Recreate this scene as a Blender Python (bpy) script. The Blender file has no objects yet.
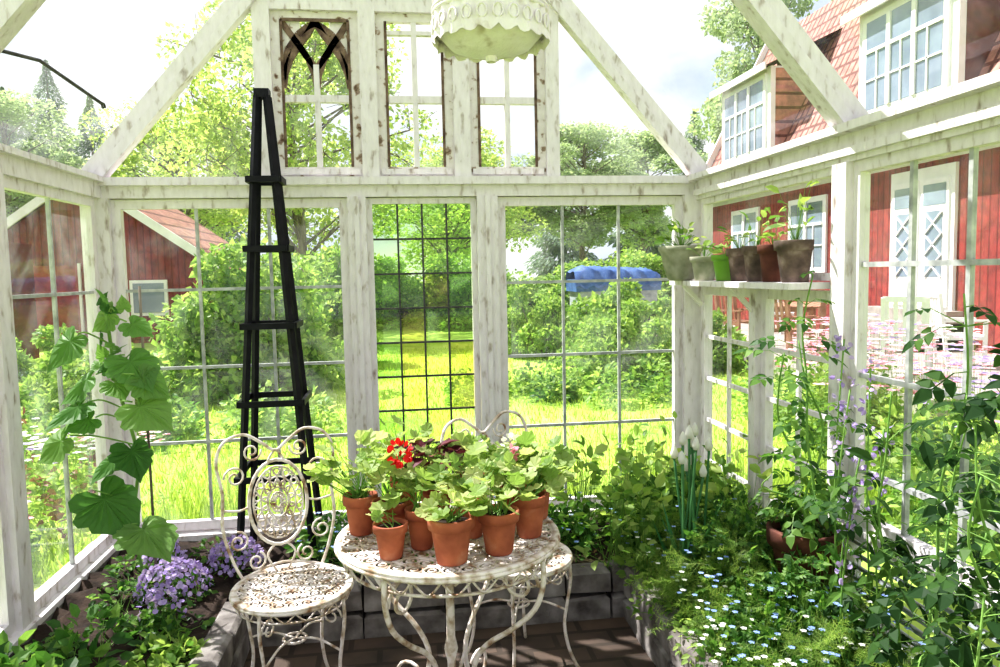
import bpy, math, random
import numpy as np
from mathutils import Vector, Matrix
rng=np.random.default_rng(7); random.seed(7)
sc=bpy.context.scene
try:
    sc.view_settings.view_transform='Standard'
    sc.view_settings.look='Medium High Contrast'
except Exception as e: print(e)

# ------------------------------------------------------------ materials
def newmat(name):
    m=bpy.data.materials.new(name); m.use_nodes=True
    nt=m.node_tree; nt.nodes.clear()
    out=nt.nodes.new('ShaderNodeOutputMaterial')
    return m,nt,out
def N(nt,t,**kw):
    n=nt.nodes.new(t)
    for k,v in kw.items():
        if k in n.inputs: n.inputs[k].default_value=v
        else: setattr(n,k,v)
    return n
def ramp(nt,src,stops):
    r=nt.nodes.new('ShaderNodeValToRGB'); nt.links.new(src,r.inputs[0])
    el=r.color_ramp.elements
    while len(el)<len(stops): el.new(.5)
    for e,(p,c) in zip(el,stops): e.position=p; e.color=(*c,1)
    return r.outputs[0]
def noise_mat(name,stops,scale=5,detail=6,rough=.7,bump=.2,bscale=None,stretch=(1,1,1),metal=0,spec=.3,dist=0):
    m,nt,out=newmat(name)
    tc=N(nt,'ShaderNodeTexCoord'); mp=N(nt,'ShaderNodeMapping'); mp.inputs['Scale'].default_value=stretch
    nt.links.new(tc.outputs['Object'],mp.inputs[0])
    nz=N(nt,'ShaderNodeTexNoise',Scale=scale,Detail=detail,Distortion=dist)
    nt.links.new(mp.outputs[0],nz.inputs['Vector'])
    col=ramp(nt,nz.outputs[0],stops)
    b=N(nt,'ShaderNodeBsdfPrincipled',Roughness=rough,Metallic=metal)
    b.inputs['Specular IOR Level'].default_value=spec
    nt.links.new(col,b.inputs['Base Color'])
    if bump:
        nb=N(nt,'ShaderNodeTexNoise',Scale=bscale or scale*4,Detail=5)
        nt.links.new(mp.outputs[0],nb.inputs['Vector'])
        bp=N(nt,'ShaderNodeBump',Strength=bump,Distance=.01); nt.links.new(nb.outputs[0],bp.inputs['Height'])
        nt.links.new(bp.outputs[0],b.inputs['Normal'])
    nt.links.new(b.outputs[0],out.inputs[0])
    return m
def leaf_mat(name,cols,trans=.45,rough=.5,tb=1.2,spec=.3):
    m,nt,out=newmat(name)
    g=N(nt,'ShaderNodeNewGeometry')
    n=len(cols); col=ramp(nt,g.outputs['Random Per Island'],[(i/max(1,n-1),c) for i,c in enumerate(cols)])
    b=N(nt,'ShaderNodeBsdfPrincipled',Roughness=rough); b.inputs['Specular IOR Level'].default_value=spec
    nt.links.new(col,b.inputs['Base Color'])
    t=N(nt,'ShaderNodeBsdfTranslucent')
    mul=N(nt,'ShaderNodeMix',data_type='RGBA',blend_type='MULTIPLY'); mul.inputs[0].default_value=1
    nt.links.new(col,mul.inputs[6]); mul.inputs[7].default_value=(1.22*tb,1.2*tb,.85*tb,1)
    nt.links.new(mul.outputs[2],t.inputs[0])
    mx=N(nt,'ShaderNodeMixShader'); mx.inputs[0].default_value=trans
    nt.links.new(b.outputs[0],mx.inputs[1]); nt.links.new(t.outputs[0],mx.inputs[2]); nt.links.new(mx.outputs[0],out.inputs[0])
    return m
def glass_mat(name,tint=(1,1,1),dirt=.08,dirtcol=(.93,.95,1),refl=.35):
    m,nt,out=newmat(name)
    tr=N(nt,'ShaderNodeBsdfTransparent'); tr.inputs[0].default_value=(*tint,1)
    gl=N(nt,'ShaderNodeBsdfGlossy',Roughness=.03)
    lw=N(nt,'ShaderNodeLayerWeight',Blend=.5)
    pw=N(nt,'ShaderNodeMath',operation='POWER'); nt.links.new(lw.outputs['Facing'],pw.inputs[0]); pw.inputs[1].default_value=4
    ma=N(nt,'ShaderNodeMath',operation='MULTIPLY_ADD'); nt.links.new(pw.outputs[0],ma.inputs[0]); ma.inputs[1].default_value=refl; ma.inputs[2].default_value=.04
    mx=N(nt,'ShaderNodeMixShader'); nt.links.new(ma.outputs[0],mx.inputs[0]); nt.links.new(tr.outputs[0],mx.inputs[1]); nt.links.new(gl.outputs[0],mx.inputs[2])
    tc=N(nt,'ShaderNodeTexCoord'); nz=N(nt,'ShaderNodeTexNoise',Scale=2.2,Detail=8,Distortion=1.5); nt.links.new(tc.outputs['Object'],nz.inputs['Vector'])
    mr=N(nt,'ShaderNodeMapRange'); mr.inputs[1].default_value=.45; mr.inputs[2].default_value=.8; mr.inputs[3].default_value=dirt*.25; mr.inputs[4].default_value=dirt*3
    nt.links.new(nz.outputs[0],mr.inputs[0])
    d=N(nt,'ShaderNodeBsdfTranslucent'); d.inputs[0].default_value=(*dirtcol,1)
    m2=N(nt,'ShaderNodeMixShader'); nt.links.new(mr.outputs[0],m2.inputs[0]); nt.links.new(mx.outputs[0],m2.inputs[1]); nt.links.new(d.outputs[0],m2.inputs[2])
    nt.links.new(m2.outputs[0],out.inputs[0]); return m

M={}
M['white']=noise_mat('weathered_white_paint',[(.25,(.30,.24,.22)),(.34,(.54,.48,.46)),(.42,(.73,.685,.70)),(.75,(.83,.785,.81))],scale=30,detail=10,stretch=(1,1,.35),rough=.65,bump=.5,bscale=60)
M['brownpaint']=noise_mat('peeling_casement_paint',[(.31,(.12,.07,.045)),(.38,(.36,.27,.21)),(.43,(.70,.65,.64)),(.7,(.80,.76,.76))],scale=20,detail=8,bump=.5,bscale=30)
M['darkwood']=noise_mat('dark_tracery_wood',[(.35,(.07,.04,.03)),(.6,(.22,.15,.11))],scale=18,bump=.4)
M['lead']=noise_mat('lead_came',[(.3,(.28,.29,.29)),(.7,(.58,.59,.58))],scale=20,rough=.5,bump=.1)
M['leaddark']=noise_mat('dark_lead_came',[(.3,(.03,.03,.03)),(.7,(.10,.10,.09))],scale=20,rough=.5,bump=.1)
M['glass']=glass_mat('window_glass',(.985,.985,.985),.04)
M['sideglass']=glass_mat('dusty_side_glass',(.97,.975,.975),.06,refl=.7)
M['roofglass']=glass_mat('hazy_roof_glass',(.99,.99,1),.045,refl=.2)
M['amber']=glass_mat('amber_glass',(.90,.84,.42),.09,(.9,.85,.3))
M['yellow']=glass_mat('yellow_glass',(.95,.97,.56),.09,(.9,1,.4))
M['greenglass']=glass_mat('green_glass',(.72,.90,.55),.10,(.5,.85,.3))
M['palegreen']=glass_mat('pale_green_glass',(.85,.96,.68),.10,(.7,1,.5))
M['iron']=noise_mat('painted_cream_iron',[(.30,(.28,.15,.08)),(.42,(.56,.47,.37)),(.54,(.80,.73,.68)),(.8,(.87,.82,.79))],scale=26,rough=.5,bump=.2)
M['black']=noise_mat('black_painted_wood',[(.3,(.005,.005,.008)),(.8,(.018,.018,.024))],scale=12,rough=.5,bump=.2,spec=.2)
M['terra']=noise_mat('terracotta',[(.3,(.30,.085,.05)),(.55,(.46,.145,.08)),(.8,(.62,.30,.20))],scale=14,rough=.8,bump=.15)
M['oldterra']=noise_mat('old_terracotta',[(.3,(.06,.025,.02)),(.55,(.15,.055,.04)),(.8,(.27,.13,.09))],scale=10,rough=.85,bump=.2)
M['greypot']=noise_mat('aged_clay_pot',[(.3,(.06,.045,.04)),(.55,(.16,.115,.095)),(.75,(.35,.28,.24))],scale=16,rough=.9,bump=.3)
M['mosspot']=noise_mat('mossy_stone_bowl',[(.3,(.20,.22,.14)),(.6,(.40,.39,.31)),(.8,(.54,.52,.46))],scale=14,rough=.9,bump=.3)
M['greenpot']=noise_mat('lime_glazed_pot',[(.3,(.14,.32,.04)),(.8,(.25,.46,.07))],scale=6,rough=.3,bump=.02)
M['soil']=noise_mat('dark_soil',[(.3,(.014,.010,.008)),(.7,(.055,.036,.027))],scale=14,rough=1,bump=1,bscale=40)
M['stone']=noise_mat('grey_stone',[(.3,(.07,.06,.055)),(.5,(.20,.18,.17)),(.75,(.38,.355,.34))],scale=9,rough=.9,bump=.8,bscale=25)
M['bark']=noise_mat('bark',[(.3,(.10,.08,.06)),(.7,(.32,.28,.22))],scale=10,stretch=(1,1,.2),rough=.9,bump=.5)
M['stem']=noise_mat('green_stem',[(.3,(.12,.26,.05)),(.7,(.25,.42,.10))],scale=10,rough=.6,bump=0)
M['lawn']=noise_mat('lawn_ground',[(.25,(.16,.28,.045)),(.42,(.28,.43,.075)),(.55,(.39,.53,.11)),(.75,(.51,.61,.17))],scale=.7,detail=12,rough=1,bump=.3,bscale=40)
M['pen']=noise_mat('white_lace_metal',[(.3,(.52,.44,.43)),(.42,(.80,.74,.78)),(.8,(.88,.83,.88))],scale=18,rough=.5,bump=.5,bscale=60)
M['whitewood']=noise_mat('clean_white_wood',[(.3,(.8,.8,.8)),(.8,(.9,.9,.9))],scale=5,bump=.05)
M['teak']=noise_mat('garden_furniture_wood',[(.3,(.32,.16,.10)),(.8,(.5,.28,.2))],scale=8,bump=.1)
M['darkglass']=noise_mat('reflecting_dark_glass',[(.3,(.12,.16,.21)),(.8,(.42,.5,.6))],scale=.8,rough=.08,bump=0,spec=1)
M['tarp']=noise_mat('blue_tarpaulin',[(.3,(.03,.08,.24)),(.7,(.09,.18,.42))],scale=5,rough=.5,bump=.6,bscale=6)
M['deck']=noise_mat('terrace_gravel',[(.3,(.28,.25,.23)),(.7,(.45,.41,.37))],scale=6,bump=.3)
M['slat']=noise_mat('grey_louvre',[(.3,(.22,.25,.27)),(.7,(.45,.5,.53))],scale=8,stretch=(1,.2,1),bump=.2)
M['rubber']=noise_mat('rubber',[(.3,(.02,.02,.02)),(.7,(.04,.04,.04))],bump=0)
# leaves
M['tree']=leaf_mat('tree_leaf',[(.24,.35,.10),(.37,.48,.15),(.51,.59,.23)],trans=.5,tb=1.35)
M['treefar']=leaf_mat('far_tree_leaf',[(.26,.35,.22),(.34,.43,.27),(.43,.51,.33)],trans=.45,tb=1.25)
M['conifer']=leaf_mat('conifer_leaf',[(.16,.23,.18),(.22,.30,.23),(.29,.37,.28)],trans=.3)
M['bush']=leaf_mat('bush_leaf',[(.13,.25,.05),(.24,.38,.09),(.40,.52,.16)],tb=1.3)
M['grass']=leaf_mat('grass_blade',[(.24,.37,.055),(.37,.51,.09),(.51,.62,.17)])
M['ger']=leaf_mat('geranium_leaf',[(.17,.29,.07),(.35,.45,.15),(.57,.62,.31)],trans=.45)
M['purpleleaf']=leaf_mat('dark_purple_leaf',[(.06,.015,.025),(.14,.03,.05),(.2,.06,.06)],trans=.25,tb=.8)
M['cuc']=leaf_mat('cucumber_leaf',[(.055,.15,.035),(.11,.25,.06),(.21,.35,.10)],trans=.45)
M['herb']=leaf_mat('herb_leaf',[(.03,.09,.02),(.08,.19,.038),(.22,.36,.085)],trans=.45,tb=1.4)
M['herblight']=leaf_mat('light_herb_leaf',[(.11,.23,.05),(.24,.37,.09),(.41,.51,.17)],trans=.5,tb=1.3)
M['tom']=leaf_mat('tomato_leaf',[(.018,.05,.018),(.04,.095,.028),(.10,.19,.045)],trans=.4,spec=.15,tb=1.4)
M['allium']=leaf_mat('allium_leaf',[(.06,.2,.08),(.12,.3,.12)],trans=.2)
M['purple']=leaf_mat('purple_petal',[(.36,.25,.62),(.52,.40,.76),(.66,.56,.86)],trans=.3,tb=.8)
M['blue']=leaf_mat('blue_petal',[(.25,.38,.85),(.45,.58,.95)],trans=.3,tb=.8)
M['red']=leaf_mat('red_petal',[(.70,.015,.015),(.88,.03,.03)],trans=.2,tb=.6)
M['pink']=leaf_mat('pink_petal',[(.85,.3,.45),(.9,.6,.68)],trans=.3,tb=.7)
M['whitep']=leaf_mat('white_petal',[(.85,.85,.8),(.92,.92,.9)],trans=.3,tb=.7)
M['darkred']=leaf_mat('maroon_leaf',[(.16,.04,.05),(.3,.1,.1)],trans=.3,tb=.8)

def brick_mat(name,c1,c2,mortar,scale,bw,rh,axes='xy',mort=.02,bump=.5,rough=.8,offset=.5):
    m,nt,out=newmat(name)
    tc=N(nt,'ShaderNodeTexCoord'); sp=N(nt,'ShaderNodeSeparateXYZ'); cb=N(nt,'ShaderNodeCombineXYZ')
    nt.links.new(tc.outputs['Object'],sp.inputs[0])
    nt.links.new(sp.outputs['XYZ'.index(axes[0].upper())],cb.inputs[0]); nt.links.new(sp.outputs['XYZ'.index(axes[1].upper())],cb.inputs[1])
    br=N(nt,'ShaderNodeTexBrick',Scale=scale); br.offset=offset
    br.inputs['Color1'].default_value=(*c1,1);br.inputs['Color2'].default_value=(*c2,1);br.inputs['Mortar'].default_value=(*mortar,1)
    br.inputs['Mortar Size'].default_value=mort; br.inputs['Brick Width'].default_value=bw; br.inputs['Row Height'].default_value=rh
    nt.links.new(cb.outputs[0],br.inputs['Vector'])
    nz=N(nt,'ShaderNodeTexNoise',Scale=6.,Detail=6); nt.links.new(tc.outputs['Object'],nz.inputs['Vector'])
    rr=ramp(nt,nz.outputs[0],[(.3,(.55,.55,.55)),(.7,(1.15,1.1,1.05))])
    mu=N(nt,'ShaderNodeMix',data_type='RGBA',blend_type='MULTIPLY'); mu.inputs[0].default_value=1
    nt.links.new(br.outputs[0],mu.inputs[6]); nt.links.new(rr,mu.inputs[7])
    b=N(nt,'ShaderNodeBsdfPrincipled',Roughness=rough); nt.links.new(mu.outputs[2],b.inputs['Base Color'])
    bp=N(nt,'ShaderNodeBump',Strength=bump,Distance=.02,invert=True); nt.links.new(br.outputs['Fac'],bp.inputs['Height']); nt.links.new(bp.outputs[0],b.inputs['Normal'])
    nt.links.new(b.outputs[0],out.inputs[0]); return m
M['floor']=brick_mat('brick_floor',(.075,.052,.04),(.105,.072,.052),(.05,.035,.025),1,.24,.12,mort=.012)
M['tile']=brick_mat('clay_roof_tile',(.44,.20,.16),(.56,.29,.24),(.18,.07,.055),1,.24,.33,'yz',.035,.8,offset=0)
M['redwood']=brick_mat('red_board_wall',(.30,.045,.04),(.36,.055,.05),(.18,.02,.02),1,.16,9,'yz',.015,.5)
M['redwoodx']=brick_mat('red_barn_board',(.24,.045,.04),(.30,.055,.045),(.16,.02,.02),1,.16,9,'xz',.015,.5)

# ------------------------------------------------------------ mesh builder
class MB:
    def __init__(s): s.V=[];s.F=[];s.m=[];s.nv=0;s.slots=[];s.sm=[]
    def slot(s,k):
        if k not in s.slots: s.slots.append(k)
        return s.slots.index(k)
    def add(s,v,f,mat,smooth=False):
        v=np.asarray(v,dtype=np.float64).reshape(-1,3); k=s.slot(mat)
        s.V.append(v)
        for a in f if isinstance(f,list) else [f]:
            a=np.asarray(a)
            if a.ndim==1: a=a[None,:]
            s.F.append((a+s.nv,k,smooth))
        s.nv+=len(v)
    def box(s,x0,x1,y0,y1,z0,z1,mat):
        v=[(x,y,z) for x in(x0,x1) for y in(y0,y1) for z in(z0,z1)]
        s.add(v,np.array([[0,1,3,2],[4,6,7,5],[0,4,5,1],[2,3,7,6],[0,2,6,4],[1,5,7,3]]),mat)
    def beam(s,p,q,w,h,mat,up=(0,0,1)):
        p=Vector(p);q=Vector(q);d=(q-p).normalized();u=Vector(up)
        sd=d.cross(u)
        if sd.length<1e-4: sd=d.cross(Vector((0,1,0)))
        sd.normalize();u=sd.cross(d).normalized()
        v=[]
        for c in(p,q):
            for a,b in((-1,-1),(1,-1),(1,1),(-1,1)): v.append(c+sd*a*w/2+u*b*h/2)
        s.add([tuple(x) for x in v],np.array([[0,1,2,3],[7,6,5,4],[0,4,5,1],[1,5,6,2],[2,6,7,3],[3,7,4,0]]),mat)
    def tube(s,pts,r,mat,n=6,closed=False):
        P=[Vector(p) for p in pts];m=len(P)
        R=r if hasattr(r,'__len__') else [r]*m
        t0=(P[1]-P[0]).normalized(); a=Vector((0,0,1)) if abs(t0.z)<.9 else Vector((1,0,0))
        u=t0.cross(a).normalized();v=[]
        for i,p in enumerate(P):
            if closed: t=(P[(i+1)%m]-P[i-1])
            else: t=(P[min(i+1,m-1)]-P[max(i-1,0)])
            if t.length<1e-9: t=t0
            t.normalize(); u=(u-t*u.dot(t))
            if u.length<1e-6: u=t.cross(Vector((.3,.5,.8)))
            u.normalize(); w=t.cross(u)
            for k in range(n):
                an=2*math.pi*k/n; v.append(tuple(p+(u*math.cos(an)+w*math.sin(an))*R[i]))
        f=[]
        for i in range(m if closed else m-1):
            j=(i+1)%m
            for k in range(n):
                l=(k+1)%n; f.append([i*n+k,i*n+l,j*n+l,j*n+k])
        s.add(v,[np.array(f)]+([] if closed else [np.array([list(range(n))[::-1]]),np.array([[(m-1)*n+k for k in range(n)]])]),mat,True)
    def lathe(s,prof,c,mat,n=24,sx=1,sy=1):
        c=np.array(c);v=[];m=len(prof)
        for r,z in prof:
            for k in range(n):
                a=2*math.pi*k/n; v.append((c[0]+r*math.cos(a)*sx,c[1]+r*math.sin(a)*sy,c[2]+z))
        f=[[i*n+k,i*n+(k+1)%n,(i+1)*n+(k+1)%n,(i+1)*n+k] for i in range(m-1) for k in range(n)]
        s.add(v,np.array(f),mat,True)
    def leaves(s,C,D,Nn,L,W,T,mat):
        tv,tf=T; C=np.asarray(C,float).reshape(-1,3);n=len(C)
        if n==0:return
        D=np.broadcast_to(np.asarray(D,float),(n,3)).copy();Nn=np.broadcast_to(np.asarray(Nn,float),(n,3)).copy()
        D/=np.linalg.norm(D,axis=1,keepdims=True)+1e-9
        S=np.cross(Nn,D);S/=np.linalg.norm(S,axis=1,keepdims=True)+1e-9
        U=np.cross(D,S)
        L=np.broadcast_to(np.asarray(L,float),(n,))[:,None,None];W=np.broadcast_to(np.asarray(W,float),(n,))[:,None,None]
        tv=np.array(tv,float)
        v=C[:,None,:]+D[:,None,:]*tv[None,:,0:1]*L+S[:,None,:]*tv[None,:,1:2]*W+U[:,None,:]*tv[None,:,2:3]*L
        off=(np.arange(n)*len(tv))[:,None,None]
        fl=[(np.array(fs)[None]+off).reshape(-1,len(fs[0])) for fs in tf]
        s.add(v.reshape(-1,3),fl,mat,False)
    def strips(s,P0,P1,r,mat):
        P0=np.asarray(P0,float).reshape(-1,3);P1=np.asarray(P1,float).reshape(-1,3);n=len(P0)
        d=P1-P0;d/=np.linalg.norm(d,axis=1,keepdims=True)+1e-9
        a=np.where(np.abs(d[:,2:3])>.9,[[1,0,0]],[[0,0,1]]);u=np.cross(d,a);u/=np.linalg.norm(u,axis=1,keepdims=True)+1e-9;w=np.cross(d,u)
        v=np.zeros((n,6,3));r=np.broadcast_to(np.asarray(r,float),(n,))[:,None]
        for k in range(3):
            an=2*math.pi*k/3;o=(u*math.cos(an)+w*math.sin(an))*r
            v[:,k]=P0+o;v[:,3+k]=P1+o*.5
        f=np.array([[0,1,4,3],[1,2,5,4],[2,0,3,5]])[None]+(np.arange(n)*6)[:,None,None]
        s.add(v.reshape(-1,3),f.reshape(-1,4),mat,True)
    def done(s,name,loc=(0,0,0),rot=0,clamp=False):
        me=bpy.data.meshes.new(name)
        V=np.concatenate(s.V)
        if clamp:   # foliage presses up against the glass instead of passing through it
            V[:,0]=np.clip(V[:,0]+loc[0],-1.41,1.59)-loc[0];V[:,1]=np.minimum(V[:,1]+loc[1],3.925)-loc[1]
        me.vertices.add(len(V));me.vertices.foreach_set('co',V.ravel().astype(np.float32))
        loops=np.concatenate([a.ravel() for a,_,_ in s.F]).astype(np.int32)
        tot=np.concatenate([np.full(len(a),a.shape[1]) for a,_,_ in s.F])
        mi=np.concatenate([np.full(len(a),k) for a,k,_ in s.F]).astype(np.int32)
        sm=np.concatenate([np.full(len(a),x) for a,_,x in s.F]).astype(bool)
        me.loops.add(len(loops));me.loops.foreach_set('vertex_index',loops)
        me.polygons.add(len(tot));me.polygons.foreach_set('loop_start',np.concatenate([[0],np.cumsum(tot)[:-1]]).astype(np.int32))
        me.polygons.foreach_set('material_index',mi);me.polygons.foreach_set('use_smooth',sm)
        for k in s.slots: me.materials.append(M[k])
        me.update(calc_edges=True);me.validate()
        o=bpy.data.objects.new(name,me);sc.collection.objects.link(o);o.location=loc;o.rotation_euler[2]=rot
        return o
def inst(o,name,loc,rot=0,scale=(1,1,1)):
    c=bpy.data.objects.new(name,o.data);sc.collection.objects.link(c);c.location=loc;c.rotation_euler[2]=rot;c.scale=scale;return c
def smooth(pts,n=6,closed=False):
    P=[np.array(p,float) for p in pts];m=len(P);out=[]
    R=range(m) if closed else range(m-1)
    for i in R:
        if closed: a,b,c,d=P[i-1],P[i],P[(i+1)%m],P[(i+2)%m]
        else: a,b,c,d=P[max(i-1,0)],P[i],P[i+1],P[min(i+2,m-1)]
        for k in range(n):
            t=k/n;out.append(.5*((2*b)+(c-a)*t+(2*a-5*b+4*c-d)*t*t+(3*b-a-3*c+d)*t**3))
    if not closed: out.append(P[-1])
    return [tuple(x) for x in out]

# leaf templates: verts (u,v,w), list of face groups
T_dia=([(0,0,0),(.45,.5,.1),(1,0,-.05),(.45,-.5,.1)],[[[0,1,2],[0,2,3]]])
T_oval=([(0,0,0),(.28,.4,.07),(.68,.36,.05),(1,0,-.12),(.68,-.36,.05),(.28,-.4,.07),(.5,0,0)],[[[0,6,2,1],[0,5,4,6]],[[6,3,2],[6,4,3]]])
T_blade=([(0,.5,0),(0,-.5,0),(.55,-.4,0),(.55,.4,0),(1,0,-.12)],[[[0,1,2,3]],[[3,2,4]]])
def fan(out,cw=0.,ring=None,amp=.03):
    n=len(out)
    if ring is None:
        v=[(.32,0,cw)]+out
        return (v,[[[0,i+1,(i+1)%n+1] for i in range(n)]])
    c=(.22,0,cw)
    mid=[(c[0]+(o[0]-c[0])*ring,o[1]*ring,cw*(1-ring)+o[2]*ring+(amp if i%2 else -amp)) for i,o in enumerate(out)]
    v=[c]+mid+out
    return (v,[[[0,i+1,(i+1)%n+1] for i in range(n)],[[i+1,n+i+1,n+(i+1)%n+1,(i+1)%n+1] for i in range(n)]])
def rnd_leaf():
    o=[(0.12,0,0)]
    for i in range(1,20):
        a=math.pi+2*math.pi*i/20; r=.5*(1+.09*math.cos(7*(a)))
        o.append((.45+r*math.cos(a),r*math.sin(a),.07+.05*math.cos(7*a)))
    return fan(o,-.04)
T_round=rnd_leaf()
def palm():
    o=[(.14,0,0)]
    pts=[(-.02,.12),(-.07,.24),(-.04,.38),(.10,.44),(.18,.40),(.24,.50),(.36,.50),(.44,.40),(.54,.42),(.62,.34),(.70,.26),(.82,.17),(.90,.08),(1.04,0)]
    for u,v in pts:o.append((u,v,.05-.45*v*v-.16*u*u))
    for u,v in pts[-2::-1]:o.append((u,-v,.05-.45*v*v-.16*u*u))
    return fan(o,.02,.55,.022)
T_palm=palm()
def pinn(k=3,w=.22):
    v=[];f=[]
    def lf(b,ang,l):
        ca,sa=math.cos(ang),math.sin(ang);i=len(v)
        for u,q,z in[(0,0,0),(.3,.3,.03),(.65,.26,.02),(1,0,-.05),(.65,-.26,.02),(.3,-.3,.03)]:
            x,y=u*l,q*l;v.append((b+x*ca-y*sa,x*sa+y*ca,z-.15*(b+u*l)**2))
        f.append([i,i+1,i+2,i+3,i+4,i+5])
    for j in range(k):
        b=.2+.55*j/k
        lf(b,1.05,.42-.04*j);lf(b,-1.05,.42-.04*j)
    lf(.58,0,.48)
    i=len(v);v+= [(0,.015,0),(0,-.015,0),(.8,-.012,-.1),(.8,.012,-.1)]
    return (v,[f,[[i,i+1,i+2,i+3]]])
T_pinn=pinn();T_pinn2=pinn(2)
def dill():
    v=[];f=[]
    def st(a,b,w):
        i=len(v);d=np.array(b)-np.array(a);s=np.array([-d[1],d[0],0]);s=s/(np.linalg.norm(s)+1e-9)*w
        for p in(np.array(a)+s,np.array(a)-s,np.array(b)-s*.3,np.array(b)+s*.3):v.append(tuple(p))
        f.append([i,i+1,i+2,i+3])
    st((0,0,0),(1,0,0),.012)
    for j in range(7):
        b=.15+.12*j;l=.45*(1-.5*b)
        for sg in(1,-1):
            e=(b+l*.6,sg*l*.8,.1*((j%3)-1));st((b,0,0),e,.009)
            for q in(.35,.6,.85):
                c=(b+l*.6*q,sg*l*.8*q,e[2]*q)
                st(c,(c[0]+.13,c[1],.06),.007);st(c,(c[0]+.02,c[1]+sg*.12,-.05),.007)
    return(v,[f])
T_dill=dill()
def uv(n):
    a=rng.normal(size=(n,3));return a/np.linalg.norm(a,axis=1,keepdims=True)
def jit(a,lo,hi): return rng.uniform(lo,hi,a)

def clump(mb,c,R,n,L,T,mat,wr=.7,up=.6,stems=.15,shell=.6,stemmat='stem',stemr=.002):
    c=np.array(c,float);R=np.array(R,float)
    d=uv(n);d[:,2]=np.abs(d[:,2]);r=rng.uniform(0,1,n)**(1/3)*(1-shell)+shell*rng.uniform(.75,1,n)
    P=c+d*R*r[:,None]
    D=d*np.array([1,1,.4])+uv(n)*.6; D[:,2]-=.1
    Nn=np.array([0,0,up])+uv(n)*.7+d*.3
    l=L*jit(n,.6,1.25)
    mb.leaves(P,D,Nn,l,l*wr,T,mat)
    k=int(n*stems)
    if k:
        b=c+rng.normal(size=(k,3))*R*.12;b[:,2]=c[2]
        mb.strips(b,P[:k],stemr,stemmat)
def blobs(mb,C,rad,n,L,T,mat,wr=.7):
    C=np.asarray(C);k=len(C);idx=rng.integers(0,k,n)
    d=uv(n);r=rng.uniform(.35,1,n)**.5*np.broadcast_to(rad,(k,))[idx]
    P=C[idx]+d*r[:,None]*np.array([1,1,.75])
    l=L*jit(n,.6,1.3)
    mb.leaves(P,uv(n)+d*.5-np.array([0,0,.3]),uv(n)*.8+np.array([0,0,.5])+d*.4,l,l*wr,T,mat)
def tree(name,h,cr,ch,n,L,mat,k=45,trunk=.16,T=T_dia,blob=.9):
    mb=MB()
    tp=smooth([(0,0,-.1),(.05*h*.1,0,h*.3),(-.02*h,.02*h,h*.6),(0,0,h*.92)],5)
    mb.tube(tp,[trunk*(1-.9*i/(len(tp)-1)) for i in range(len(tp))],'bark',7)
    d=uv(k);rr=rng.uniform(.3,1,k)**.5
    C=d*np.array([cr,cr,ch])*rr[:,None]*.85+np.array([0,0,h-ch])
    z0=np.clip(C[:,2]-rng.uniform(.8,2,k),h*.15,h*.85)
    mb.strips(np.stack([np.zeros(k),np.zeros(k),z0],1),C,trunk*.3,'bark')
    tw=np.repeat(C,4,0);mb.strips(tw,tw+uv(len(tw))*blob,trunk*.08,'bark')
    blobs(mb,C,rng.uniform(.6,1.1,k)*blob,n,L,T,mat)
    return mb.done(name)
def conifer(name,h,r,n,mat):
    mb=MB();mb.tube([(0,0,-.1),(0,0,h)],[.18,.02],'bark',6)
    t=rng.uniform(0.0,1,n)**1.15;a=rng.uniform(0,6.28,n);rad=(1-t)**.85*r*np.sqrt(rng.uniform(.15,1,n))*(.8+.3*np.sin(t*38+np.sin(a*3)))
    P=np.stack([np.cos(a)*rad,np.sin(a)*rad,h*(.05+t*.95)-rad*.3],1)
    D=np.stack([np.cos(a),np.sin(a),-.6+0*a],1)
    l=.12+.5*(1-t)
    mb.leaves(P,D+uv(n)*.3,np.array([0,0,1])+uv(n)*.4,l,l*.4,T_dia,mat)
    return mb.done(name)

# ------------------------------------------------------------ dims
XL,XR,YB=-1.48,1.66,4.0
RX=(XL+XR)/2; EZ=2.03; RZ=3.84; YF=-.3
SL=(RZ-EZ)/((XR-XL)/2)

# ------------------------------------------------------------ walls
w=MB()
w.box(XL-.06,XR+.06,YB-.03,YB+.09,1.93,2.03,'white')
w.box(XL-.06,XR+.06,YB-.06,YB-.03,1.99,2.03,'white')
for a,b in((XL-.06,XL+.07),(-.25,-.155),(.42,.53),(1.56,XR+.06)): w.box(a,b,YB-.04,YB+.08,.1,1.93,'white')
w.box(-.215,-.19,YB-.055,YB-.04,.2,1.93,'white'); w.box(.462,.487,YB-.055,YB-.04,.2,1.93,'white')
w.box(XL-.06,XR+.06,YB-.06,YB+.12,.15,.21,'white')
w.box(XL-.08,XR+.08,YB-.055,YB+.12,-.1,.15,'stone')
for a,b in((-.685,-.6),(-.165,-.08),(.31,.395),(.80,.87)): w.box(a,b,YB-.035,YB+.06,2.03,EZ+SL*min(a-XL,XR-b),'white')
w.box(-.75,.92,YB-.03,YB+.06,2.86,2.93,'white')
def rafter(mb,y,wd=.085,th=.095,mat='white'):
    for X0 in(XL-.04,XR+.04):
        mb.beam((X0,y,EZ-.03),(RX,y,RZ),wd,th,mat,(0,0,1))
        mb.beam((X0,y-.045,EZ-.08),(RX,y-.045,RZ-.06),.03,.045,mat,(0,0,1))
rafter(w,YB)
w.done('wall_back')
w=MB()
w.box(XL-.06,XL+.04,YF,YB-.03,1.93,2.03,'white'); w.box(XL-.1,XL+.07,YF,YB-.06,2.005,2.03,'white')
for a,b in((2.93,3.03),(1.5,1.6),(YF,YF+.1)): w.box(XL-.05,XL+.045,a,b,.1,1.93,'white')
w.box(XL-.08,XL+.062,YF,YB-.1,.2,.225,'white'); w.box(XL-.07,XL+.06,YF,YB-.06,-.1,.2,'stone')
w.done('wall_left')
w=MB()
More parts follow.
